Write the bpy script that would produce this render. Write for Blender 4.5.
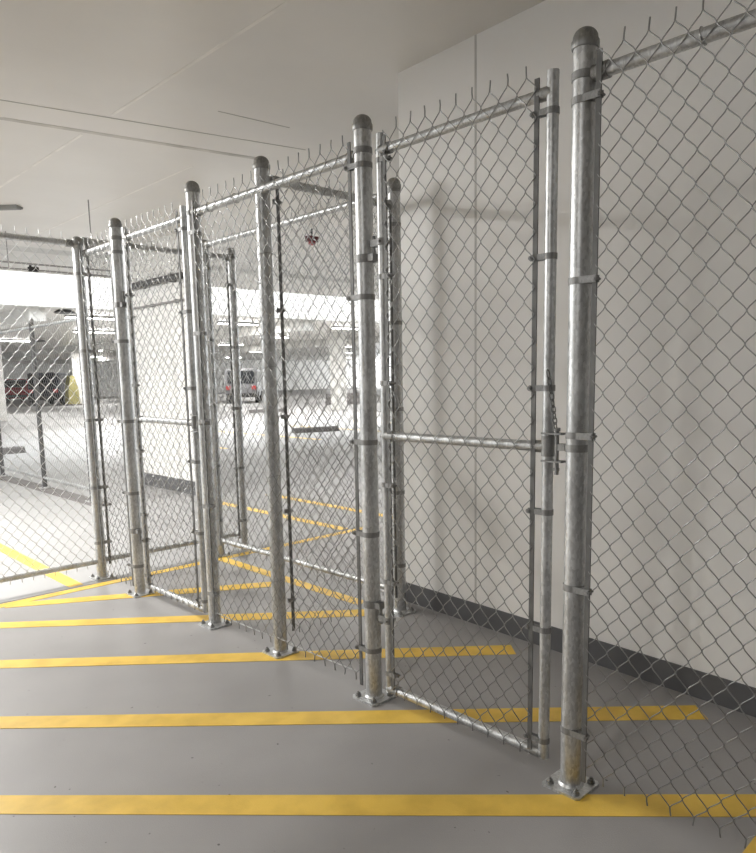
import bpy, bmesh, math, random
import numpy as np
from mathutils import Vector, Matrix

random.seed(7)
for o in list(bpy.data.objects):
    bpy.data.objects.remove(o, do_unlink=True)
SC = bpy.context.scene
COL = SC.collection

# ------------------------------------------------------------------ camera
cam_d = bpy.data.cameras.new('camera')
cam = bpy.data.objects.new('camera', cam_d)
COL.objects.link(cam)
TH, RO, B_ = .142427, -.0193666, -.947958          # pitch, roll, fence heading
n_ = math.hypot(B_, 1)
Mw = Matrix(((1/n_, -B_/n_, 0), (B_/n_, 1/n_, 0), (0, 0, 1)))
fw = Vector((0, math.cos(TH), -math.sin(TH)))
up = Vector((0, math.sin(TH), math.cos(TH)))
rt = Vector((1, 0, 0))
r2 = Mw @ (rt*math.cos(RO) + up*math.sin(RO))
u2 = Mw @ (up*math.cos(RO) - rt*math.sin(RO))
f2 = Mw @ fw
M4 = Matrix((r2, u2, -f2)).transposed().to_4x4()
M4.translation = (0, 0, 1.45)
cam.matrix_world = M4
cam_d.sensor_width = 36
cam_d.sensor_fit = 'AUTO'
cam_d.lens = 720*36/853
cam_d.shift_y = 52.05/853
cam_d.clip_start = .05
cam_d.clip_end = 400
SC.camera = cam

# ------------------------------------------------------------------ sky, sun, exposure
SC.view_settings.view_transform = 'Standard'
SC.view_settings.look = 'None'
SC.view_settings.gamma = 1
SC.view_settings.use_curve_mapping = False
SC.view_settings.exposure = 0.95
W = bpy.data.worlds.new('overcast_sky')
SC.world = W
W.use_nodes = True
bg = W.node_tree.nodes['Background']
bg.inputs[0].default_value = (.95, .98, 1.0, 1)
bg.inputs[1].default_value = 2.8
LAMP_W = 64.0                                        # watts of each near ceiling fixture
FAR_EMIT = 14.0
FAR_W = 135.0                                        # watts of each far deck lamp

# ------------------------------------------------------------------ materials
def mat(name, col, rough=.5, metal=0.0, spec=.5):
    m = bpy.data.materials.new(name)
    m.use_nodes = True
    p = m.node_tree.nodes['Principled BSDF']
    p.inputs['Base Color'].default_value = (*col, 1)
    p.inputs['Roughness'].default_value = rough
    p.inputs['Metallic'].default_value = metal
    p.inputs['Specular IOR Level'].default_value = spec
    return m, m.node_tree, p

def noise_mix(nt, p, c1, c2, scale, detail=4, lo=.35, hi=.65, coords='Object', sock='Base Color', stretch=None):
    tc = nt.nodes.new('ShaderNodeTexCoord')
    src = tc.outputs[coords]
    if stretch:
        mp = nt.nodes.new('ShaderNodeMapping')
        mp.inputs['Scale'].default_value = stretch
        nt.links.new(src, mp.inputs[0]); src = mp.outputs[0]
    nz = nt.nodes.new('ShaderNodeTexNoise')
    nz.inputs['Scale'].default_value = scale
    nz.inputs['Detail'].default_value = detail
    nt.links.new(src, nz.inputs['Vector'])
    cr = nt.nodes.new('ShaderNodeValToRGB')
    cr.color_ramp.elements[0].position = lo
    cr.color_ramp.elements[1].position = hi
    cr.color_ramp.elements[0].color = (*c1, 1)
    cr.color_ramp.elements[1].color = (*c2, 1)
    nt.links.new(nz.outputs['Fac'], cr.inputs[0])
    nt.links.new(cr.outputs[0], p.inputs[sock])
    return src, cr

def bump(nt, p, src, scale, strength, dist=.002, detail=3):
    nz = nt.nodes.new('ShaderNodeTexNoise')
    nz.inputs['Scale'].default_value = scale
    nz.inputs['Detail'].default_value = detail
    nt.links.new(src, nz.inputs['Vector'])
    b = nt.nodes.new('ShaderNodeBump')
    b.inputs['Strength'].default_value = strength
    b.inputs['Distance'].default_value = dist
    nt.links.new(nz.outputs['Fac'], b.inputs['Height'])
    nt.links.new(b.outputs[0], p.inputs['Normal'])

def M_floor():
    m, nt, p = mat('grey_deck_coating', (.3, .29, .285), .42)
    src, cr = noise_mix(nt, p, (.295, .284, .278), (.365, .352, .346), 1.3, 8, .3, .7)
    # small dark spatter
    vz = nt.nodes.new('ShaderNodeTexNoise'); vz.inputs['Scale'].default_value = 34; vz.inputs['Detail'].default_value = 1
    nt.links.new(src, vz.inputs['Vector'])
    r = nt.nodes.new('ShaderNodeValToRGB')
    r.color_ramp.elements[0].position = .20; r.color_ramp.elements[0].color = (.25, .24, .23, 1)
    r.color_ramp.elements[1].position = .235; r.color_ramp.elements[1].color = (1, 1, 1, 1)
    nt.links.new(vz.outputs['Fac'], r.inputs[0])
    mx = nt.nodes.new('ShaderNodeMix'); mx.data_type = 'RGBA'; mx.blend_type = 'MULTIPLY'
    mx.inputs[0].default_value = 1
    nt.links.new(cr.outputs[0], mx.inputs[6]); nt.links.new(r.outputs[0], mx.inputs[7])
    nt.links.new(mx.outputs[2], p.inputs['Base Color'])
    bump(nt, p, src, 260, .35, .002, 2)
    return m
def M_concrete():
    m, nt, p = mat('pale_bare_concrete', (.5, .49, .48), .6)
    src, _ = noise_mix(nt, p, (.30, .297, .294), (.37, .366, .362), 1.0, 7, .3, .7)
    bump(nt, p, src, 120, .2)
    return m
def M_yellow():
    m, nt, p = mat('yellow_line_paint', (.6, .4, .06), .5)
    src, _ = noise_mix(nt, p, (.66, .42, .055), (.86, .57, .09), 7, 8, .25, .6)
    bump(nt, p, src, 220, .3)
    return m
def M_wall():
    m, nt, p = mat('off_white_wall_paint', (.6, .58, .54), .45)
    src, _ = noise_mix(nt, p, (.85, .835, .81), (.88, .865, .84), .8, 4)
    bump(nt, p, src, 90, .12, .002)
    return m
def M_ceiling():
    m, nt, p = mat('satin_ceiling_paint', (.6, .58, .54), .32)
    src, _ = noise_mix(nt, p, (.66, .635, .595), (.74, .715, .675), .9, 6, .3, .7)
    bump(nt, p, src, 14, .10, .004)
    return m
def M_galv(name, c1, c2, rough=.38, metal=.75):
    m, nt, p = mat(name, c1, rough, metal)
    tc = nt.nodes.new('ShaderNodeTexCoord')
    mp = nt.nodes.new('ShaderNodeMapping'); mp.inputs['Scale'].default_value = (1, 1, .45)
    nt.links.new(tc.outputs['Object'], mp.inputs[0])
    v = nt.nodes.new('ShaderNodeTexVoronoi'); v.inputs['Scale'].default_value = 150
    nt.links.new(mp.outputs[0], v.inputs['Vector'])
    nz = nt.nodes.new('ShaderNodeTexNoise'); nz.inputs['Scale'].default_value = 9; nz.inputs['Detail'].default_value = 6
    nt.links.new(mp.outputs[0], nz.inputs['Vector'])
    sep = nt.nodes.new('ShaderNodeSeparateColor'); nt.links.new(v.outputs['Color'], sep.inputs[0])
    ad = nt.nodes.new('ShaderNodeMath'); ad.operation = 'MULTIPLY_ADD'; ad.inputs[1].default_value = .4
    nt.links.new(sep.outputs[0], ad.inputs[0]); nt.links.new(nz.outputs['Fac'], ad.inputs[2])
    cr = nt.nodes.new('ShaderNodeValToRGB')
    cr.color_ramp.elements[0].position = .45; cr.color_ramp.elements[0].color = (*c1, 1)
    cr.color_ramp.elements[1].position = .95; cr.color_ramp.elements[1].color = (*c2, 1)
    nt.links.new(ad.outputs[0], cr.inputs[0]); nt.links.new(cr.outputs[0], p.inputs['Base Color'])
    rr = nt.nodes.new('ShaderNodeMapRange'); rr.inputs[3].default_value = rough-.08; rr.inputs[4].default_value = rough+.12
    nt.links.new(ad.outputs[0], rr.inputs[0]); nt.links.new(rr.outputs[0], p.inputs['Roughness'])
    return m
def M_plain(name, col, rough=.5, metal=0.0, var=.85, scale=6):
    m, nt, p = mat(name, col, rough, metal)
    noise_mix(nt, p, tuple(c*var for c in col), col, scale, 4)
    return m
def M_emit(name, col, s):
    m = bpy.data.materials.new(name); m.use_nodes = True
    nt = m.node_tree; nt.nodes.remove(nt.nodes['Principled BSDF'])
    e = nt.nodes.new('ShaderNodeEmission'); e.inputs[0].default_value = (*col, 1); e.inputs[1].default_value = s
    nt.links.new(e.outputs[0], nt.nodes['Material Output'].inputs[0])
    return m

FLOOR, CONC, YEL, WALL, CEIL = M_floor(), M_concrete(), M_yellow(), M_wall(), M_ceiling()
GALV = M_galv('galvanized_pipe', (.44, .445, .445), (.70, .71, .71), .36, .82)
CAPM = M_galv('cast_aluminium_fitting', (.26, .26, .25), (.40, .40, .39), .45, .8)
WIRE = M_plain('galvanized_wire', (.37, .37, .36), .28, 1.0, .8, 30)
BAND = M_galv('pressed_steel_band', (.26, .26, .255), (.38, .38, .375), .55, .8)
BARM = M_plain('dull_flat_steel_bar', (.20, .20, .195), .6, .6, .8, 20)
WIRE_LIT = M_plain('sidelit_zinc_wire', (.62, .62, .61), .42, .5, .9, 30)  # same galvanized wire, with the light falling on it put into the colour
BASEB = M_plain('dark_grey_base_paint', (.115, .115, .118), .5)
JOINT = M_plain('black_joint_sealant', (.03, .03, .03), .7)
JOINTW = M_plain('painted_wall_joint', (.60, .585, .56), .5)
BEAMM = M_plain('white_concrete_beam', (.66, .65, .62), .6, 0, .92, 2)
DARK = M_plain('dark_grey_metal', (.07, .07, .07), .5)
PIPEM = M_plain('grey_painted_pipe', (.30, .29, .28), .5)
REDP = M_plain('red_car_paint', (.30, .015, .03), .25)
BLKP = M_plain('charcoal_car_paint', (.035, .036, .045), .25)
GRYP = M_plain('grey_car_paint', (.16, .16, .165), .3)
GLASS = M_plain('dark_window_glass', (.02, .022, .025), .08)
RUB = M_plain('black_rubber', (.02, .02, .02), .8)
TAILM = M_plain('red_lamp_lens', (.35, .02, .02), .3)
STOPM = M_plain('weathered_stop_concrete', (.16, .15, .145), .8)
SIGNR = M_plain('dark_red_plastic', (.10, .012, .015), .4)
OLIVE = M_plain('olive_tarp', (.30, .27, .10), .7)
LED = M_emit('lit_led_diffuser', (1, .98, .95), FAR_EMIT)
LEDN = M_emit('lit_led_diffuser_near', (1, .98, .94), 12)
FIXT = M_plain('grey_fixture_housing', (.22, .22, .21), .5)
TAPE = M_plain('paler_ceiling_joint_filler', (.84, .81, .76), .4)
CRACK = M_plain('stained_ceiling_joint_filler', (.60, .57, .52), .45, 0, .72, 5)
CRACK2 = M_plain('dark_ceiling_crack', (.42, .395, .36), .6)

# ------------------------------------------------------------------ mesh helpers
class MB:
    def __init__(s): s.v = []; s.f = []
    def add(s, vs, fs):
        k = len(s.v); s.v += [tuple(q) for q in vs]; s.f += [tuple(i+k for i in f) for f in fs]; return s
    def box(s, a, b):
        x0, y0, z0 = a; x1, y1, z1 = b
        return s.add([(x0,y0,z0),(x1,y0,z0),(x1,y1,z0),(x0,y1,z0),(x0,y0,z1),(x1,y0,z1),(x1,y1,z1),(x0,y1,z1)],
                     [(3,2,1,0),(4,5,6,7),(0,1,5,4),(1,2,6,5),(2,3,7,6),(3,0,4,7)])
    def cyl(s, p, q, r, n=16, r1=None, cap=True):
        p, q = Vector(p), Vector(q); d = (q-p).normalized()
        a = d.orthogonal().normalized(); b = d.cross(a)
        r1 = r if r1 is None else r1
        vs = [p + r*(a*math.cos(2*math.pi*i/n)+b*math.sin(2*math.pi*i/n)) for i in range(n)]
        vs += [q + r1*(a*math.cos(2*math.pi*i/n)+b*math.sin(2*math.pi*i/n)) for i in range(n)]
        fs = [(i, (i+1) % n, n+(i+1) % n, n+i) for i in range(n)]
        if cap: fs += [tuple(range(n-1, -1, -1)), tuple(range(n, 2*n))]
        return s.add(vs, fs)
    def tube(s, pts, r, n=8, closed=False):
        P = [Vector(p) for p in pts]; m = len(P); vs = []; fs = []
        up0 = None
        for i in range(m):
            if closed: d = (P[(i+1) % m]-P[i-1]).normalized()
            else: d = (P[min(i+1, m-1)]-P[max(i-1, 0)]).normalized()
            if up0 is None: up0 = d.orthogonal().normalized()
            a = (up0-d*up0.dot(d)).normalized(); up0 = a; b = d.cross(a)
            vs += [P[i]+r*(a*math.cos(2*math.pi*k/n)+b*math.sin(2*math.pi*k/n)) for k in range(n)]
        for i in range(m if closed else m-1):
            j = (i+1) % m
            fs += [(i*n+k, i*n+(k+1) % n, j*n+(k+1) % n, j*n+k) for k in range(n)]
        if not closed: fs += [tuple(range(n-1, -1, -1)), tuple((m-1)*n+k for k in range(n))]
        return s.add(vs, fs)
    def lathe(s, prof, c=(0, 0), n=20):
        vs = []; fs = []
        for (r, z) in prof:
            vs += [(c[0]+r*math.cos(2*math.pi*k/n), c[1]+r*math.sin(2*math.pi*k/n), z) for k in range(n)]
        for i in range(len(prof)-1):
            fs += [(i*n+k, i*n+(k+1) % n, (i+1)*n+(k+1) % n, (i+1)*n+k) for k in range(n)]
        fs += [tuple(range(n-1, -1, -1)), tuple((len(prof)-1)*n+k for k in range(n))]
        return s.add(vs, fs)
    def prism(s, poly, a, b, axis='z'):
        n = len(poly)
        def pt(p, h): return (p[0], p[1], h) if axis == 'z' else ((h, p[0], p[1]) if axis == 'x' else (p[0], h, p[1]))
        vs = [pt(p, a) for p in poly]+[pt(p, b) for p in poly]
        return s.add(vs, [tuple(range(n-1, -1, -1)), tuple(range(n, 2*n))]+[(i, (i+1) % n, n+(i+1) % n, n+i) for i in range(n)])
    def data(s, name, m, smooth=True):
        me = bpy.data.meshes.new(name); me.from_pydata(s.v, [], s.f)
        bm = bmesh.new(); bm.from_mesh(me); bmesh.ops.recalc_face_normals(bm, faces=bm.faces[:]); bm.to_mesh(me); bm.free()
        me.materials.append(m)
        if smooth:
            me.polygons.foreach_set('use_smooth', [True]*len(me.polygons))
            me.set_sharp_from_angle(angle=math.radians(40))
        me.update()
        return me
    def build(s, name, m, parent=None, smooth=True):
        return link(name, s.data(name, m, smooth), parent)

def link(name, me, parent=None, loc=None, rz=None):
    o = bpy.data.objects.new(name, me); COL.objects.link(o)
    if parent is not None: o.parent = parent
    if loc is not None: o.location = loc
    if rz is not None: o.rotation_euler = (0, 0, rz)
    return o
def tag(o, label=None, cat=None, group=None, kind=None):
    if label: o['label'] = label
    if cat: o['category'] = cat
    if group: o['group'] = group
    if kind: o['kind'] = kind
    return o
def thing(name, loc, label, cat, group=None, rz=0):
    o = link(name, None, None, loc, rz); o.empty_display_size = .1
    return tag(o, label, cat, group)
def struct(name, mb, m, parent=None, label=None, smooth=False):
    o = mb.build(name, m, parent, smooth)
    if parent is None:
        tag(o, label, None, None, 'structure')
    return o

# ------------------------------------------------------------------ the setting
ZC = 3.20                                            # ceiling soffit
YJ = 5.08                                            # edge of the coated deck
floor = struct('floor', MB().box((-12, -8, -.2), (40, YJ, 0)), FLOOR, label='grey coated garage deck with yellow painted lines')
link_fl = MB().box((-12, YJ+.012, -.2), (60, 66, 0)).build('bare_slab', CONC, floor, False)
MB().box((-12, YJ, -.19), (60, YJ+.012, -.004)).build('expansion_joint', JOINT, floor, False)

SN = [0]
def stripe(pts, w=.10, w1=None):
    (x0, y0), (x1, y1) = pts
    d = Vector((x1-x0, y1-y0)).normalized(); nn = Vector((-d.y, d.x))*w/2; n1 = nn*(w1/w if w1 else 1)
    poly = [(x0+nn.x, y0+nn.y), (x0-nn.x, y0-nn.y), (x1-n1.x, y1-n1.y), (x1+n1.x, y1+n1.y)]
    SN[0] += 1
    return MB().prism(poly, .0003, .0016+.00012*SN[0]).build('painted_line', YEL, floor, False)
for s in [((-.32, 3.56), (2.46, .735)), ((-.2, 4.24), (2.98, 1.165)), ((-.1, 4.97), (3.01, 2.16)),
          ((.9, 4.88), (2.94, 3.12)), ((1.36, 5.0), (2.92, 4.07)), ((2.05, .65), (3.0, .65))]:
    stripe(s, .10, .128)
stripe(((2.99, 5.0), (2.99, 3.32)), .09)
stripe(((-3, 5.02), (4.66, 5.02)), .08)
for x in (-3.2, -.68, 1.86, 4.40, 5.12, 7.6, 10.1):
    stripe(((x, 5.12), (x, 7.6 if x < 5 else 7.4)), .10)
for x in (8, 10.5, 13, 15.5, 18, 20.5):
    stripe(((x, 13.0), (x, 17.5)), .12)

ceiling = struct('ceiling', MB().box((-12, -8, ZC), (40, 10.2, ZC+.3)), CEIL, label='smooth off-white painted slab soffit')
def ceil_line(p, q, w, m, name, dz=.0015):
    d = Vector((q[0]-p[0], q[1]-p[1])).normalized(); nn = Vector((-d.y, d.x))*w/2
    MB().prism([(p[0]+nn.x, p[1]+nn.y), (p[0]-nn.x, p[1]-nn.y), (q[0]-nn.x, q[1]-nn.y), (q[0]+nn.x, q[1]+nn.y)], ZC-dz, ZC+.01).build(name, m, ceiling, False)
ceil_line((-1.0, 5.92), (3.6, 5.07), .055, CRACK, 'ceiling_joint')
ceil_line((-.6, 5.53), (3.7, 4.65), .010, CRACK2, 'ceiling_crack')
ceil_line((2.75, 4.37), (3.30, 4.325), .008, CRACK2, 'ceiling_crack')
for y0, y1, x in ((2.2, 4.9, 2.255), (5.4, 9.3, 2.255), (5.6, 9.3, 3.25)):
    MB().box((x-.011, y0, ZC-.0015), (x+.011, y1, ZC+.01)).build('ceiling_joint', TAPE, ceiling, False)

def wx(y): return 3.04+.058*y                        # wall face runs a little out of parallel with the fence
wall = struct('wall_right', MB().prism([(wx(-8), -8), (wx(-8)+.25, -8), (wx(3.165)+.25, 3.165), (wx(3.165), 3.165)], 0, ZC), WALL, label='off-white painted wall behind the fence')
bb = struct('baseboard_right', MB().prism([(wx(-8)-.008, -8), (wx(-8), -8), (wx(3.165), 3.165), (wx(3.165)-.008, 3.165)], 0, .125), BASEB, label='dark grey painted band along the wall foot')
MB().box((wx(2.557)-.0012, 2.550, .0), (wx(2.557)+.004, 2.564, ZC)).build('wall_joint', JOINTW, wall, False)
struct('wall_back', MB().box((-12, -8.3, 0), (40, -8, ZC)), WALL, label='plain wall closing the garage bay')
# open left side: low parapet and columns
struct('wall_left', MB().box((-12.25, -8, 0), (-12, 16.0, ZC)), WALL, label='closed part of the outer garage wall')
struct('wall_parapet', MB().box((-12.25, 16.0, 0), (-12, 66, 1.05)), WALL, label='low parapet along the open garage side')

# edge beam of the near slab, then the open light court, then the far deck
struct('trim_1', MB().box((-12, 10.2, ZC), (40, 10.6, ZC+.9)), BEAMM, label='slab edge beam at the light court')
struct('ceiling_mid', MB().box((-12, 10.6, 3.45), (60, 14.3, 3.75)), CEIL, label='raised soffit strip before the light court')
struct('trim_2', MB().box((-12, 18.6, 3.27), (60, 19.0, 8.5)), BEAMM, label='white edge beam of the far deck')
struct('ceiling_far', MB().box((-12, 19.0, 3.3), (60, 66, 3.6)), CEIL, label='far deck soffit')
struct('wall_far', MB().box((-12, 66, 0), (60, 66.3, 3.6)), WALL, label='far end wall of the garage')
for x in (-2, 6.5, 15, 23.5):
    struct('trim_3', MB().box((x-.2, 19.0, 2.95), (x+.2, 66, 3.3)), BEAMM, label='downstand beam under the far deck')

# ------------------------------------------------------------------ chain link fence kit
PH, LV = .03775, .0445                               # picket spacing, half diamond height
def picket(sign, zt, nl, r, sides, fine):
    """points of one zigzag wire around u = 0, from the top down"""
    a = PH/2
    pts = []
    dep = .0021
    for j in range(nl+1):
        sg = sign*(1 if j % 2 == 0 else -1)
        z = zt-j*LV
        pts.append((sg*(a+.0012), 0, z))
        if j < nl and fine:
            dd = dep*sg
            pts.append((sg*a*.66, dd, z-LV*.24))
            pts.append((-sg*a*.66, dd, z-LV*.76))
    return pts
def np_tube(P, r, n):
    P = np.asarray(P, float); m = len(P)
    d = np.zeros_like(P); d[1:-1] = P[2:]-P[:-2]; d[0] = P[1]-P[0]; d[-1] = P[-1]-P[-2]
    d /= np.linalg.norm(d, axis=1)[:, None]
    e = np.tile(np.array([[0, 1., 0]]), (m, 1)); e -= d*(e*d).sum(1)[:, None]; e /= np.linalg.norm(e, axis=1)[:, None]
    b = np.cross(d, e)
    an = np.arange(n)*2*np.pi/n
    V = P[:, None]+r*(e[:, None]*np.cos(an)[None, :, None]+b[:, None]*np.sin(an)[None, :, None])
    V = V.reshape(-1, 3)
    i = np.arange(m-1)[:, None]*n; k = np.arange(n)[None]; k2 = (k+1) % n
    Fq = np.stack([i+k, i+k2, i+n+k2, i+n+k], -1).reshape(-1, 4)
    return V, Fq
def chain_mesh(parent, u0, u1, d0=0.0, zt=2.405, zb=.06, r=.0019, sides=5, fine=True, barbs=True, m=None):
    nl = int((zt-zb)/LV)
    npk = max(2, int(round((u1-u0)/PH)))
    sp = (u1-u0)/npk
    A = {s: np_tube(picket(s, zt, nl, r, sides, fine), r, sides) for s in (1, -1)}
    V = []; Fs = []; k = 0
    for i in range(npk):
        v, f = A[1 if i % 2 == 0 else -1]
        c = u0+(i+.5)*sp
        v = v*np.array([sp/PH, 1, 1])+np.array([c, d0, 0])
        V.append(v); Fs.append(f+k); k += len(v)
        if barbs and i % 2 == 0 and i+1 < npk:
            un = c+sp/2
            for (za, zc, nb, top) in ((zt-.004, zt+.031, 1, True), (zt-nl*LV+.004, zt-nl*LV-.026, 1, nl % 2 == 0)):
                if not top:
                    un2 = un+sp
                else: un2 = un
                lean = random.uniform(-.004, .004)
                P = [(un2, d0, za), (un2+lean*.3, d0+random.uniform(-.002, .002), (za+zc)/2), (un2+lean, d0, zc)]
                vb, fb = np_tube(P, r*1.45, 5)
                V.append(vb); Fs.append(fb+k); k += len(vb)
    V = np.concatenate(V); Fq = np.concatenate(Fs)
    me = bpy.data.meshes.new('chain_link_mesh')
    me.vertices.add(len(V)); me.vertices.foreach_set('co', V.ravel())
    me.loops.add(Fq.size); me.loops.foreach_set('vertex_index', Fq.ravel())
    me.polygons.add(len(Fq)); me.polygons.foreach_set('loop_start', np.arange(0, Fq.size, 4))
    me.polygons.foreach_set('loop_total', np.full(len(Fq), 4))
    me.polygons.foreach_set('use_smooth', np.ones(len(Fq), bool))
    me.materials.append(m or WIRE); me.update(calc_edges=True); me.validate()
    o = link('chain_link_mesh', me, parent)
    o['kind'] = 'stuff'
    return o

CACHE = {}
def cached(key, fn):
    if key not in CACHE: CACHE[key] = fn()
    return CACHE[key]
PR = .0365
def cap_data(r):
    pr = [(r+.004, 0), (r+.006, .004), (r+.006, .022), (r+.003, .026), (r+.002, .03)]
    R = r+.002
    pr += [(R*math.cos(t), .03+R*.86*math.sin(t)) for t in [math.radians(a) for a in (12, 25, 38, 52, 66, 80)]]
    pr += [(.002, .03+R*.87)]
    return MB().lathe(pr).data('post_cap', CAPM)
def plate_data(w):
    mb = MB()
    h = w/2; c = .012
    mb.prism([(-h+c, -h), (h-c, -h), (h, -h+c), (h, h-c), (h-c, h), (-h+c, h), (-h, h-c), (-h, -h+c)], 0, .0095)
    mb.lathe([(PR+.009, .0095), (PR+.002, .018)], n=20)
    return mb.data('base_plate', GALV)
def bolt_data():
    mb = MB(); mb.cyl((0, 0, 0), (0, 0, .005), .014, 12); mb.cyl((0, 0, .004), (0, 0, .014), .0095, 6); mb.cyl((0, 0, .014), (0, 0, .021), .0052, 8)
    return mb.data('anchor_bolt', BAND)
def band_data(r, su, sd, reach=.056, off=.026, h=.011):
    """strap round a pipe at the origin, tab running to a tension bar on side su / face sd"""
    mb = MB(); R = r+.0024; n = 20
    mb.lathe([(r+.0002, -h), (R, -h), (R, h), (r+.0002, h)], n=n)
    L = reach+.018
    mb.box((min(su*.01, su*L), sd*(off+.007) if sd > 0 else sd*(off+.010), -h), (max(su*.01, su*L), sd*(off+.010) if sd > 0 else sd*(off+.007), h))
    mb.box((min(su*.02, su*L), -.0015+sd*(off-.010), -h), (max(su*.02, su*L), .0015+sd*(off-.010), h))
    mb.cyl((su*(L-.003), sd*(off-.020), 0), (su*(L-.003), sd*(off+.02), 0), .0042, 8)
    mb.cyl((su*(L-.003), sd*(off+.010), 0), (su*(L-.003), sd*(off+.016), 0), .0085, 6)
    return mb.data('tension_band', BAND)
def post(parent, u, h, d=0.0, bands=(), su=1, sd=1, rail_z=None, r=PR, plate=.15, pm=None):
    pd = cached(('pipe', r, h), lambda: MB().cyl((0, 0, .008), (0, 0, h-.055), r, 24).data('post', pm or GALV))
    p = link('post', pd, parent, (u, d, 0))
    link('post_cap', cached(('cap', r), lambda: cap_data(r)), p, (0, 0, h-.03-r*.87-.002))
    if plate:
        link('base_plate', cached(('plate', plate), lambda: plate_data(plate)), p)
        for sx in (-1, 1):
            for sy in (-1, 1):
                link('anchor_bolt', cached('bolt', bolt_data), p, (sx*(plate/2-.024), sy*(plate/2-.024), .0095))
    for z in bands:
        link('tension_band', cached(('band', r, su, sd), lambda: band_data(r, su, sd)), p, (0, 0, z))
    if rail_z:
        link('brace_band', cached(('brace', r), lambda: MB().lathe([(r+.0002, -.012), (r+.003, -.012), (r+.003, .012), (r+.0002, .012)]).data('brace_band', BAND)), p, (0, 0, rail_z))
    return p
def rail(parent, u0, u1, z, r=.021, d=0.0, cups=(0, 0), name='top_rail', m=None):
    o = MB().cyl((u0, d, z), (u1, d, z), r, 18).build(name, m or GALV, parent)
    for c, uu, s in ((cups[0], u0, 1), (cups[1], u1, -1)):
        if c:
            q = MB(); q.cyl((uu-s*.004, d, z), (uu+s*.045, d, z), r+.0045, 18); q.box((uu-.004-s*.008, d-.010, z-.016), (uu+.004-s*.008, d+.010, z+.016))
            q.build('rail_cup', CAPM, o)
    return o
def tie(rail_o, u, z, d, r=.021, side=1):
    mb = MB(); n = 12
    mb.tube([(u+.004*math.sin(a), d+(r+.003)*math.cos(a)*1.0, z+(r+.003)*math.sin(a)) for a in [2*math.pi*k/n for k in range(n)]], .0018, 5, True)
    mb.build('tie_wire', WIRE, rail_o)
def tbar(parent, u, d, z0=.05, z1=2.40):
    return MB().box((u-.0088, d-.0025, z0), (u+.0088, d+.0025, z1)).build('tension_bar', BARM, parent, False)
def twire(parent, u0, u1, z, d):
    n = 14
    return MB().tube([(u0+(u1-u0)*k/n, d, z-.006*math.sin(math.pi*k/n)) for k in range(n+1)], .0024, 6).build('tension_wire', GALV, parent)

RZ = math.pi/2
FX = 2.11
ZR = 2.347
DM = .026                                            # mesh stands this far towards the camera side
BAR_U = .056

# ---- nearest run: big post and the panel running out of frame
t = thing('fence_run', (FX, 1.265, 0), 'galvanized chain link fence section with nearest domed post, in front of bare white wall', 'fence', rz=RZ)
P1 = post(t, 0, 2.49, 0, (2.275, 1.735, 1.242, .726, .215), -1, 1, ZR)
post(t, -1.9, 2.49, 0, (2.275, 1.735, 1.232, .726, .215), 1, 1, ZR)
tr = rail(t, -1.9+PR, -PR, ZR, cups=(1, 1))
for u in (-.36, -.80, -1.3): tie(tr, u, ZR, 0)
tbar(t, -.064, DM); tbar(t, -1.9+BAR_U, DM)
chain_mesh(t, -1.9+BAR_U, -.064, DM)

# ---- middle run: post by the near gate, line post, post by the far gate
t = thing('fence_run', (FX, 2.278, 0), 'narrow chain link fence section of three posts between the two gates', 'fence', rz=RZ)
pz = (2.30, 1.775, 1.165, .76, .23)
P2 = post(t, 0, 2.50, 0, pz, 1, 1, ZR+.01)
P3 = post(t, .751, 2.51, -.024, (), 1, 1, ZR)
P4 = post(t, 1.392, 2.52, -.012, (2.24, 1.70, 1.21, .72, .2), -1, 1, ZR)
rail(t, PR, .751-PR*.4, ZR, cups=(1, 0))
tr = rail(t, .751-PR*.4, 1.392-PR, ZR, cups=(0, 1))
for u in (.95, 1.2): tie(tr, u, ZR, 0)
tbar(t, BAR_U, DM); tbar(t, 1.392-BAR_U, DM)
chain_mesh(t, BAR_U, 1.392-BAR_U, DM)
twire(t, .04, .751, .105, DM-.006); twire(t, .751, 1.392-.04, .10, DM-.006)
for z in (2.05, 1.5, .95, .4):
    mb = MB(); n = 16; R_ = PR+.0035
    mb.tube([(R_*math.cos(a), R_*math.sin(a)*1.0+.001, .004*math.cos(2*a)) for a in [2*math.pi*k/n for k in range(n)]], .0018, 5, True)
    link('tie_wire', cached('posttie', lambda: mb.data('tie_wire', WIRE)), P3, (0, 0, z))

# ---- short run beyond the far gate
t = thing('fence_run', (FX, 4.595, 0), 'short chain link fence section with its post between far gate and corner post', 'fence', rz=RZ)
P5 = post(t, 0, 2.475, .018, (2.26, 1.70, 1.18, .7, .2), 1, 1, ZR)
rail(t, PR, .598-PR-.014, ZR-.02, cups=(1, 1))
tbar(t, BAR_U, DM+.012); tbar(t, .598-BAR_U, DM+.012)
chain_mesh(t, BAR_U, .598-BAR_U, DM+.012, zt=2.38)

# ---- cross run at the deck edge (goes out of frame on the left)
CB = 0.3
t = thing('fence_run', (CB, 5.193, 0), 'long chain link fence with raised bottom rail crossing behind at the deck edge', 'fence')
post(t, 0, 2.45, 0, (2.2, 1.2, .3), 1, -1, 2.40)
post(t, 2.08-CB, 2.447, 0, (2.19, 1.66, 1.17, .68, .27), 1, -1, None)
post(t, 3.32-CB, 2.50, 0, (2.2, 1.7, 1.2, .7, .25), -1, -1, 2.42)
rail(t, PR, 2.08-CB-PR, 2.395, cups=(1, 1)); rail(t, 2.08-CB+PR, 3.32-CB-PR, 2.42, cups=(1, 1))
rail(t, PR, 2.08-CB-PR, .13, name='bottom_rail'); rail(t, 2.08-CB+PR, 3.32-CB-PR, .135, name='bottom_rail')
tbar(t, 2.08-CB+BAR_U, -DM, .1); tbar(t, 3.32-CB-BAR_U, -DM, .1)
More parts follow.
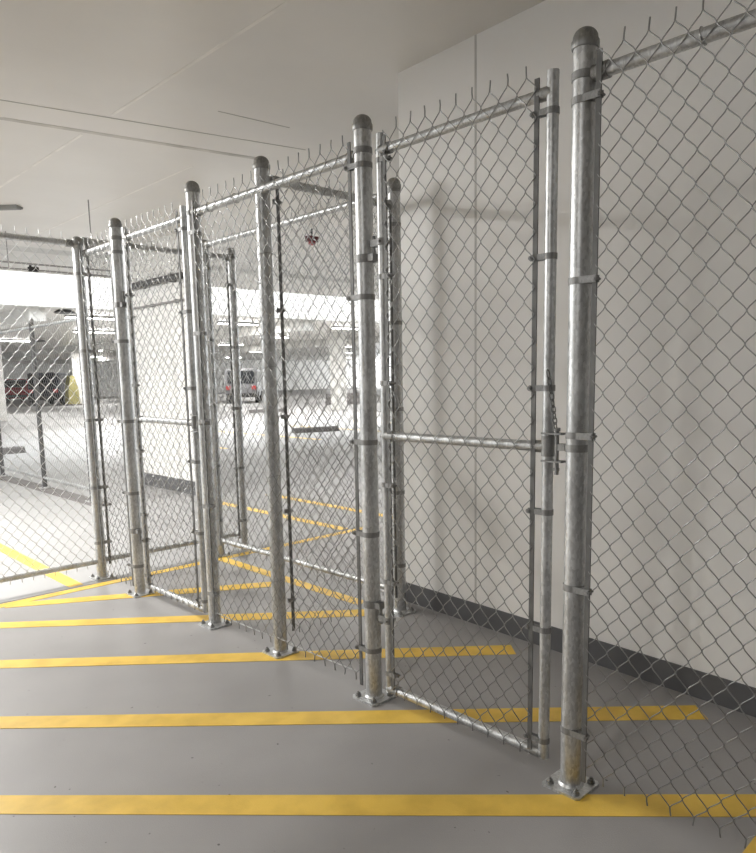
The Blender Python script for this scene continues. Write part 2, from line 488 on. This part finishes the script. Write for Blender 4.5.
chain_mesh(t, BAR_U, 2.08-CB-PR, -DM, zt=2.43, zb=.10, m=WIRE_LIT)
chain_mesh(t, 2.08-CB+BAR_U, 3.32-CB-BAR_U, -DM, zt=2.44, zb=.10, sides=4)

# ---- back run parallel to the front one
GX = 3.04
t = thing('fence_run', (GX, 3.03, 0), 'back chain link fence with its post standing close to the white wall end', 'fence', rz=RZ)
post(t, 0, 2.56, 0, (2.3, 1.75, 1.25, .75, .3), 1, 1, 2.49)
post(t, 2.09, 2.52, 0, (2.3, 1.75, 1.25, .75, .3), -1, 1, 2.47)
rail(t, PR, 2.09-PR, 2.478, cups=(1, 1)); rail(t, PR, 2.09-PR, .135, name='bottom_rail')
tbar(t, BAR_U, DM, .1); tbar(t, 2.09-BAR_U, DM, .1)
chain_mesh(t, BAR_U, 2.09-BAR_U, DM, zt=2.51, zb=.10, sides=4)

# ---- divider between the line post and the back run
t = thing('fence_run', (2.14, 3.03, 0), 'chain link divider panel joining middle line post to back fence post', 'fence')
rail(t, .045, .9-PR-.004, 2.405, cups=(1, 1))
tbar(t, .062, -.030, .11); tbar(t, .9-.062, -.030, .11)
for z in (2.30, 1.78, 1.25, .76, .28):
    mb = MB(); mb.box((.036, -.034, z-.011), (.075, -.030+.003, z+.011)); mb.box((.036, -.024, z-.011), (.075, -.021, z+.011)); mb.cyl((.071, -.045, z), (.071, -.012, z), .0042, 8); mb.cyl((.071, -.040, z), (.071, -.034, z), .0085, 6)
    mb.build('band_tab', BAND, t)
chain_mesh(t, .062, .9-.062, -.030, zt=2.43, zb=.10, sides=4)

# ---- gate leaves
GR = .0195
def gate(y0, w, label, lpost, hpost, chain=True, dx=0.0, post_gap=.112, hinge_gap=.106):
    t = thing('gate', (FX+dx, y0, 0), label, 'gate', rz=RZ)
    zt = 2.400
    ul = MB().cyl((0, 0, .062), (0, 0, zt), GR, 18).build('upright', GALV, t)
    uh = MB().cyl((w, 0, .062), (w, 0, zt), GR, 18).build('upright', GALV, t)
    bz = (2.278, 1.827, 1.396, .97, .546, .13)
    for z in bz:
        link('tension_band', cached(('gband', 1), lambda: band_data(GR, 1, 1, .048, .010, .010)), ul, (0, 0, z))
        link('tension_band', cached(('gband', -1), lambda: band_data(GR, -1, 1, .036, .010, .010)), uh, (w, 0, z+.02))
    for z, nm in ((2.337, 'top_rail'), (1.197, 'middle_rail'), (.076, 'bottom_rail')):
        o = MB().cyl((GR*.6, 0, z), (w-GR*.6, 0, z), .0185, 18).build(nm, GALV, t)
        q = MB(); q.cyl((w+.001, 0, z), (w+GR+.006, 0, z), .011, 8); q.cyl((w+.0, 0, z), (w-.055, 0, z), .0225, 16)
        q.build('rail_cup', CAPM, o)
        q = MB(); q.cyl((.0, 0, z), (.05, 0, z), .0215, 16); q.build('rail_cup', CAPM, o)
    tbar(t, .048, .014+.004, .08, 2.385); tbar(t, w-.036, .014+.004, .08, 2.385)
    chain_mesh(t, .048, w-.036, .024, zt=2.40, zb=.065)
    # hinges: strap round the fence post, pintle and leaf strap round the upright
    for z in (1.93, .445):
        # pintle strap on the fence post (post-local frame)
        h = MB(); sg = 1 if z > 1 else -1
        h.lathe([(PR+.0002, -.016), (PR+.004, -.016), (PR+.004, .016), (PR+.0002, .016)])
        h.box((-PR-.030, -.020, -.014), (-PR+.002, .020, .014))
        h.cyl((-PR-.018, 0, -.014*sg), (-PR-.018, 0, .085*sg), .0075, 10)
        link('hinge_pintle', h.data('hinge_pintle', BAND), hpost, (0, 0, z))
        # eye strap on the gate upright
        h = MB(); hz = z+.055*sg; hp = w+hinge_gap
        h.lathe([(GR+.0002, hz-.014), (GR+.004, hz-.014), (GR+.004, hz+.014), (GR+.0002, hz+.014)], (w, 0))
        h.box((w+GR, -.013, hz-.014), (hp-PR-.010, .013, hz+.014))
        h.cyl((w-.008, -.03, hz), (w-.008, .034, hz), .005, 8)
        h.build('hinge_eye', BAND, t)
    # fork latch
    l = MB()
    l.lathe([(GR+.0002, 1.165), (GR+.003, 1.165), (GR+.003, 1.235), (GR+.0002, 1.235)])
    for z in (1.244, 1.150):
        l.box((-.066, -.014, z-.003), (.012, .026, z+.003))
        l.box((-.066, .018, z-.003), (.012, .024, z+.003))
    lo = l.build('latch_fork', BAND, t)
    pn = MB(); pn.cyl((-.040, .008, 1.105), (-.040, .008, 1.262), .0075, 10); pn.cyl((-.040, .008, 1.252), (-.040, .008, 1.264), .0115, 10); pn.cyl((-.040, .008, 1.118), (-.040, .008, 1.128), .010, 6)
    pn.build('latch_pin', BAND, lo)
    st = MB()
    st.lathe([(PR+.0002, -.012), (PR+.004, -.012), (PR+.004, .012), (PR+.0002, .012)])
    st.box((PR, -.006, -.011), (post_gap-.050, .022, .011)); st.box((post_gap-.055, -.004, -.011), (post_gap-.049, .020, .011))
    link('strike_strap', st.data('strike_strap', CAPM), lpost, (0, 0, 1.200))
    if chain:
        cm = MB(); a = Vector((-.012, .026, 1.455)); b = Vector((-.038, .014, 1.262)); N = 9
        mid = [a.lerp(b, k/N)+Vector((-.004*math.sin(math.pi*k/N), 0, -.012*math.sin(math.pi*k/N))) for k in range(N+1)]
        for k in range(N):
            p, q = mid[k], mid[k+1]; dv = (q-p).normalized(); c0 = (p+q)/2
            s1 = dv.cross(Vector((0, 1, 0))).normalized(); s2 = dv.cross(s1)
            sv = s1 if k % 2 else s2
            hl = (q-p).length/2+.0035
            pts = []
            for j in range(12):
                an = 2*math.pi*j/12
                pts.append(c0+dv*(hl*math.cos(an))+sv*(.0075*math.sin(an)))
            cm.tube(pts, .0021, 5, True)
        cm.build('latch_chain', BARM, t)
    return t
gate(1.378, .794, 'near chain link gate leaf hung between nearest post and next, with latch chain', P1, P2)
gate(3.755, .745, 'far chain link gate leaf with lit middle rail, beyond the narrow middle section', P4, P5, False, post_gap=.085, hinge_gap=.095)

# ------------------------------------------------------------------ lamps of the near deck, some added to shape the light
def lamp(x, y, rz, label, lit=True, W_=None, z=ZC, L=1.2, group=None, near=True, k=1.0):
    t = thing('ceiling_lamp', (x, y, z), label, 'lamp', group, rz)
    MB().prism([(-.07, 0), (.07, 0), (.055, -.055*k), (-.055, -.055*k)], -L/2-.01, L/2+.01, 'x').build('housing', FIXT, t, False)
    df = MB().prism([(-.05, -.055*k), (.05, -.055*k), (.035, -.075*k), (-.035, -.075*k)], -L/2, L/2, 'x')
    df.build('diffuser', (LEDN if near else LED) if lit else FIXT, t, False)
    if lit and near:
        a = bpy.data.lights.new('lamp_light', 'AREA'); a.shape = 'RECTANGLE'; a.size = L; a.size_y = .1; a.energy = W_ or LAMP_W
        a.color = (1, .985, .96)
        o = bpy.data.objects.new('lamp_light', a); COL.objects.link(o); o.parent = t; o.location = (0, 0, -.085)
    return t
lamp(.5, 6.3, 0, 'lit linear ceiling lamp nearest beyond the deck edge fence', W_=95)
lamp(-1.3, 7.6, 0, 'added unseen shadow softening lamp farther left beyond the deck edge fence', W_=90)  # added lamp, splits the main light so rail shadows on the wall soften
lamp(1.0, 8.6, 0, 'added unseen lamp spreading the light by the slab edge beyond the fence', W_=90)  # another added lamp that thins out the cast shadows
lamp(-2.2, 1.0, 0, 'added unseen fill lamp over the near aisle', W_=30)  # fill lamp put in to lift the wall
lamp(-5.5, 7.5, 0, 'lit linear ceiling lamp in the outer aisle')
lamp(2.44, 8.1, -RZ*.5, 'dark slim ceiling lamp beyond the fence at upper left edge', lit=False, L=.5, k=.4)
lamp(7.5, 6.5, 0, 'lit linear ceiling lamp over the bays past the wall end')


# ------------------------------------------------------------------ far deck lamps (lit rows seen through the mesh, farthest row added)
FARL = []
for ry, (y, xs) in enumerate(((21.0, (8.7, 13.6, 18.5)), (27.0, (11.2, 19.4, 24.0)), (34.0, (10.6, 21.5, 29.5)), (43.0, (17.5, 29.5, 37.5)), (55.0, (23.0, 35.0, 48.0)))):  # farthest row is added to brighten the far wall
    for rx, x in enumerate(xs):
        t = thing('ceiling_lamp', (x, y, 3.3), 'lit linear lamp, %s of the %s row under the far deck' % (('leftmost', 'middle one', 'rightmost')[rx], ('nearest', 'second nearest', 'third nearest', 'fourth nearest', 'farthest added')[ry]), 'lamp', 'lit lamps under the far deck')
        if not FARL:
            hd = MB().prism([(-.09, 0), (.09, 0), (.075, -.06), (-.075, -.06)], -.76, .76, 'x').data('housing', FIXT, False)
            dd = MB().prism([(-.07, -.06), (.07, -.06), (.05, -.09), (-.05, -.09)], -.75, .75, 'x').data('diffuser', LED, False)
            al = bpy.data.lights.new('lamp_light', 'AREA'); al.shape = 'RECTANGLE'; al.size = 1.5; al.size_y = .14; al.energy = FAR_W; al.color = (1, .985, .96)
            FARL = [hd, dd, al]
        link('housing', FARL[0], t); link('diffuser', FARL[1], t)
        link('lamp_light', FARL[2], t, (0, 0, -.1))

# ------------------------------------------------------------------ things beyond the fences
# white core wall with its dark foot, pipe and conduit
core = struct('wall_core', MB().box((4.5, 8.0, 0), (4.75, 9.85, ZC)), WALL, label='short white wall block beyond the far gate')
MB().box((4.488, 7.99, 0), (4.5, 9.85, .17)).build('painted_foot', BASEB, core, False)
MB().box((4.488, 7.988, 0), (4.75, 8.0, .17)).build('painted_foot', BASEB, core, False)
t = thing('wall_pipe', (4.44, 9.4, 2.68), 'dark short pipe fixed high on the white wall block', 'pipe')
mb = MB(); mb.cyl((0, 0, 0), (0, -1.36, 0), .042, 14); mb.cyl((0, .0, 0), (0, .05, 0), .05, 14); mb.build('pipe', DARK, t)
for y in (-.3, -1.1): MB().box((-.03, y-.02, -.05), (.06, y+.02, .05)).build('bracket', FIXT, t, False)
t = thing('wall_conduit', (4.47, 9.85, 2.40), 'thin grey conduit along the white wall block below the pipe', 'pipe')
MB().cyl((0, 0, 0), (0, -1.84, 0), .014, 10).build('conduit', PIPEM, t)
for y in (-.25, -.95, -1.6): MB().box((-.018, y-.012, -.022), (.03, y+.012, .022)).build('clip', FIXT, t, False)

# ceiling conduit run with black sensor, hung on rods
t = thing('ceiling_conduit', (-3, 9.3, 2.78), 'pair of thin conduits slung under the soffit at upper left', 'pipe')
for dz in (0, .07): MB().cyl((0, 0, dz), (7.4, 0, dz), .011, 10).build('conduit', PIPEM, t)
for x in (.6, 2.4, 4.2, 5.9, 7.2): MB().box((x-.004, -.004, -.02), (x+.004, .004, .42)).build('hanger', PIPEM, t, False)
mb = MB(); mb.box((6.12, -.03, -.015), (6.23, .03, .035)); mb.cyl((6.145, 0, .03), (6.145, 0, .055), .014, 10); mb.cyl((6.205, 0, .03), (6.205, 0, .055), .014, 10)
mb.build('sensor_box', RUB, t)
t = thing('ceiling_rod', (3.045, 7.25, ZC), 'thin hanging rod with small clamp beside the corner post top', 'rod')
MB().cyl((0, 0, 0), (0, 0, -.42), .006, 8).build('rod', PIPEM, t)
mb = MB(); mb.box((-.045, -.03, -.50), (.045, .03, -.42)); mb.cyl((-.06, 0, -.475), (.06, 0, -.475), .018, 10); mb.build('clamp', PIPEM, t)

# dark dome lamps under the far deck, warning beacon under the near soffit
def dome(x, y, z, r, label):
    t = thing('dome_fixture', (x, y, 3.45 if y < 18 else 3.3), label, 'ceiling fixture')
    zz = z-(3.45 if y < 18 else 3.3)
    MB().cyl((0, 0, 0), (0, 0, zz+.05), .02, 8).build('stem', DARK, t)
    MB().lathe([(.03, zz+.07), (r*.6, zz+.05), (r*.95, zz), (r, zz-.03), (r*.9, zz-.04)], n=20).build('dome', DARK, t)
dome(7.39, 19.6, 3.25, .27, 'dark flat dome fixture hanging left of the corner post')
dome(11.3, 33.0, 3.20, .24, 'smaller dark dome fixture farther off under the far deck')
t = thing('alarm_beacon', (5.62, 7.0, ZC), 'small dark red beacon box under the soffit, seen through middle section', 'beacon')
MB().cyl((0, 0, 0), (0, 0, -.09), .012, 8).build('stem', DARK, t)
MB().prism([(-.075, -.09), (.075, -.09), (.065, -.155), (-.065, -.155)], -.04, .04, 'y').build('housing', SIGNR, t, False)
MB().lathe([(.05, -.155), (.045, -.18), (.02, -.192)], n=14).build('lens', TAILM, t)

# dark strip for the floor shadow and distant fence past the deck edge
t = thing('fence_run', (3.36, 8.5, .028), 'small distant chain link fence with dark posts seen through the corner fence', 'fence', rz=RZ)
for u in (0, 1.59, 3.4): post(t, u, 2.25, 0, (), 1, 1, None, r=.03, plate=.14, pm=DARK)
rail(t, .03, 3.37, 2.13, .019); rail(t, .03, 3.37, .14, .019, name='bottom_rail')
chain_mesh(t, .04, 3.36, .022, zt=2.18, zb=.12, sides=3, fine=False, r=.0017)
kb = MB(); kb.prism([(3.27, 0), (3.47, 0), (3.45, .028), (3.29, .028)], 8.2, 12.2, 'y')  # dark strip stands in for the shadow at the distant fence foot
tag(kb.build('shade_strip', STOPM, None, False), 'low dark strip standing for shadow under the distant fence', 'shade_strip')

def wheel_stop(x, y, L, rz, label):
    t = thing('wheel_stop', (x, y, 0), label, 'wheel stop', 'wheel stops on the far deck', rz)
    MB().prism([(-.10, 0), (.10, 0), (.075, .10), (.05, .135), (-.05, .135), (-.075, .10)], -L/2, L/2, 'x').build('block', STOPM, t, False)
    for u in (-L*.36, L*.36): MB().cyl((u, 0, .12), (u, 0, .142), .02, 8).build('anchor_pin', DARK, t)
wheel_stop(11.9, 14.9, 1.25, -.3, 'dark concrete wheel stop in the middle of the bright far floor')
wheel_stop(4.3, 15.85, 1.3, .15, 'dark concrete wheel stop at the left edge of the bright far floor')
wheel_stop(17.6, 25.2, 1.6, -.3, 'distant concrete wheel stop just right of the line post')

def low_wall(x, y, L, h, rz, label):
    t = thing('barrier_block', (x, y, 0), label, 'barrier', None, rz)
    MB().prism([(-.2, 0), (.2, 0), (.2, .12), (.1, h*.5), (.08, h), (-.08, h), (-.1, h*.5), (-.2, .12)], -L/2, L/2, 'x').build('block', STOPM, t, False)
    for u in (-L*.3, L*.3): MB().box((u-.12, -.21, 0), (u+.12, .21, .07)).build('foot_slot', DARK, t, False)
low_wall(25.0, 28.4, 2.6, .55, -.3, 'brownish low barrier block far off beside the near gate post')

def car(x, y, rz, paint, label, van=False):
    t = thing('car', (x, y, 0), label, 'car', None, rz)
    # side profile along local x, width along y; nose at +x
    if van: prof = [(-2.2, .35), (2.2, .35), (2.25, .9), (1.6, 1.15), (1.05, 1.95), (-2.05, 2.0), (-2.25, 1.0)]
    else: prof = [(-2.2, .32), (2.2, .32), (2.25, .75), (1.95, .95), (1.1, 1.05), (.45, 1.62), (-1.6, 1.68), (-2.2, 1.1), (-2.28, .7)]
    body = MB().prism(prof, -.9, .9, 'y').build('body', paint, t, False)
    bm = bmesh.new(); bm.from_mesh(body.data)
    bmesh.ops.bevel(bm, geom=bm.edges[:], offset=.06, segments=2, affect='EDGES'); bm.to_mesh(body.data); bm.free()
    for s in (-1, 1):
        MB().prism([(1.0, 1.1), (.45, 1.52), (-.45, 1.56), (-.45, 1.1)] if not van else [(1.4, 1.2), (1.0, 1.8), (-.1, 1.82), (-.1, 1.2)], s*.9-.012, s*.9+.012, 'y').build('side_window', GLASS, t, False)
        MB().prism([(-.55, 1.1), (-.55, 1.56), (-1.5, 1.58), (-1.9, 1.1)] if not van else [(-.2, 1.2), (-.2, 1.82), (-1.9, 1.84), (-2.0, 1.2)], s*.9-.012, s*.9+.012, 'y').build('side_window', GLASS, t, False)
        for u in (-1.35, 1.4):
            w = MB(); w.cyl((u, s*.72, .33), (u, s*.92, .33), .33, 20); wo = w.build('wheel', RUB, t)
            MB().cyl((u, s*.9, .33), (u, s*.93, .33), .19, 14).build('hub', GRYP, wo)
        MB().box((-2.30, s*.72-.12, .8), (-2.22, s*.72+.12, 1.0)).build('tail_lamp', TAILM, t, False)
        MB().box((2.18, s*.66-.15, .68), (2.29, s*.66+.15, .82)).build('head_lamp', PIPEM, t, False)
    if van: MB().prism([(-2.27, 1.15), (-2.16, 1.85), (-2.13, 1.85), (-2.24, 1.15)], -.75, .75, 'y').build('rear_window', GLASS, t, False)
    else: MB().prism([(-2.22, 1.12), (-1.68, 1.62), (-1.62, 1.62), (-2.16, 1.08)], -.7, .7, 'y').build('rear_window', GLASS, t, False)
    MB().box((-2.33, -.85, .38), (-2.22, .85, .58)).build('bumper', RUB, t, False)
    return t
car(17.9, 56.0, math.radians(52), REDP, 'dark red parked car at far left seen through the fence')
car(16.8, 47.0, math.radians(52), BLKP, 'charcoal parked van beside the dark red car', True)
car(24.2, 37.0, math.radians(52), GRYP, 'grey parked van far off between middle section posts', True)
# pale column and covered object next to the cars
for x, y in ((17.35, 45.1), (8.5, 30.0), (20.5, 24.0)):
    struct('trim_column', MB().box((x-.25, y-.25, 0), (x+.25, y+.25, 3.3)), BEAMM, label='pale square column under the far deck')
t = thing('covered_stack', (16.75, 44.3, 0), 'olive tarp covered stack against the pale far column', 'stack')
MB().prism([(-.35, 0), (.35, 0), (.3, .9), (.12, 1.75), (-.12, 1.8), (-.28, 1.0)], -.3, .3, 'y').build('tarp', OLIVE, t, False)
MB().box((-.42, -.38, 0), (.42, .38, .1)).build('pallet', STOPM, t, False)
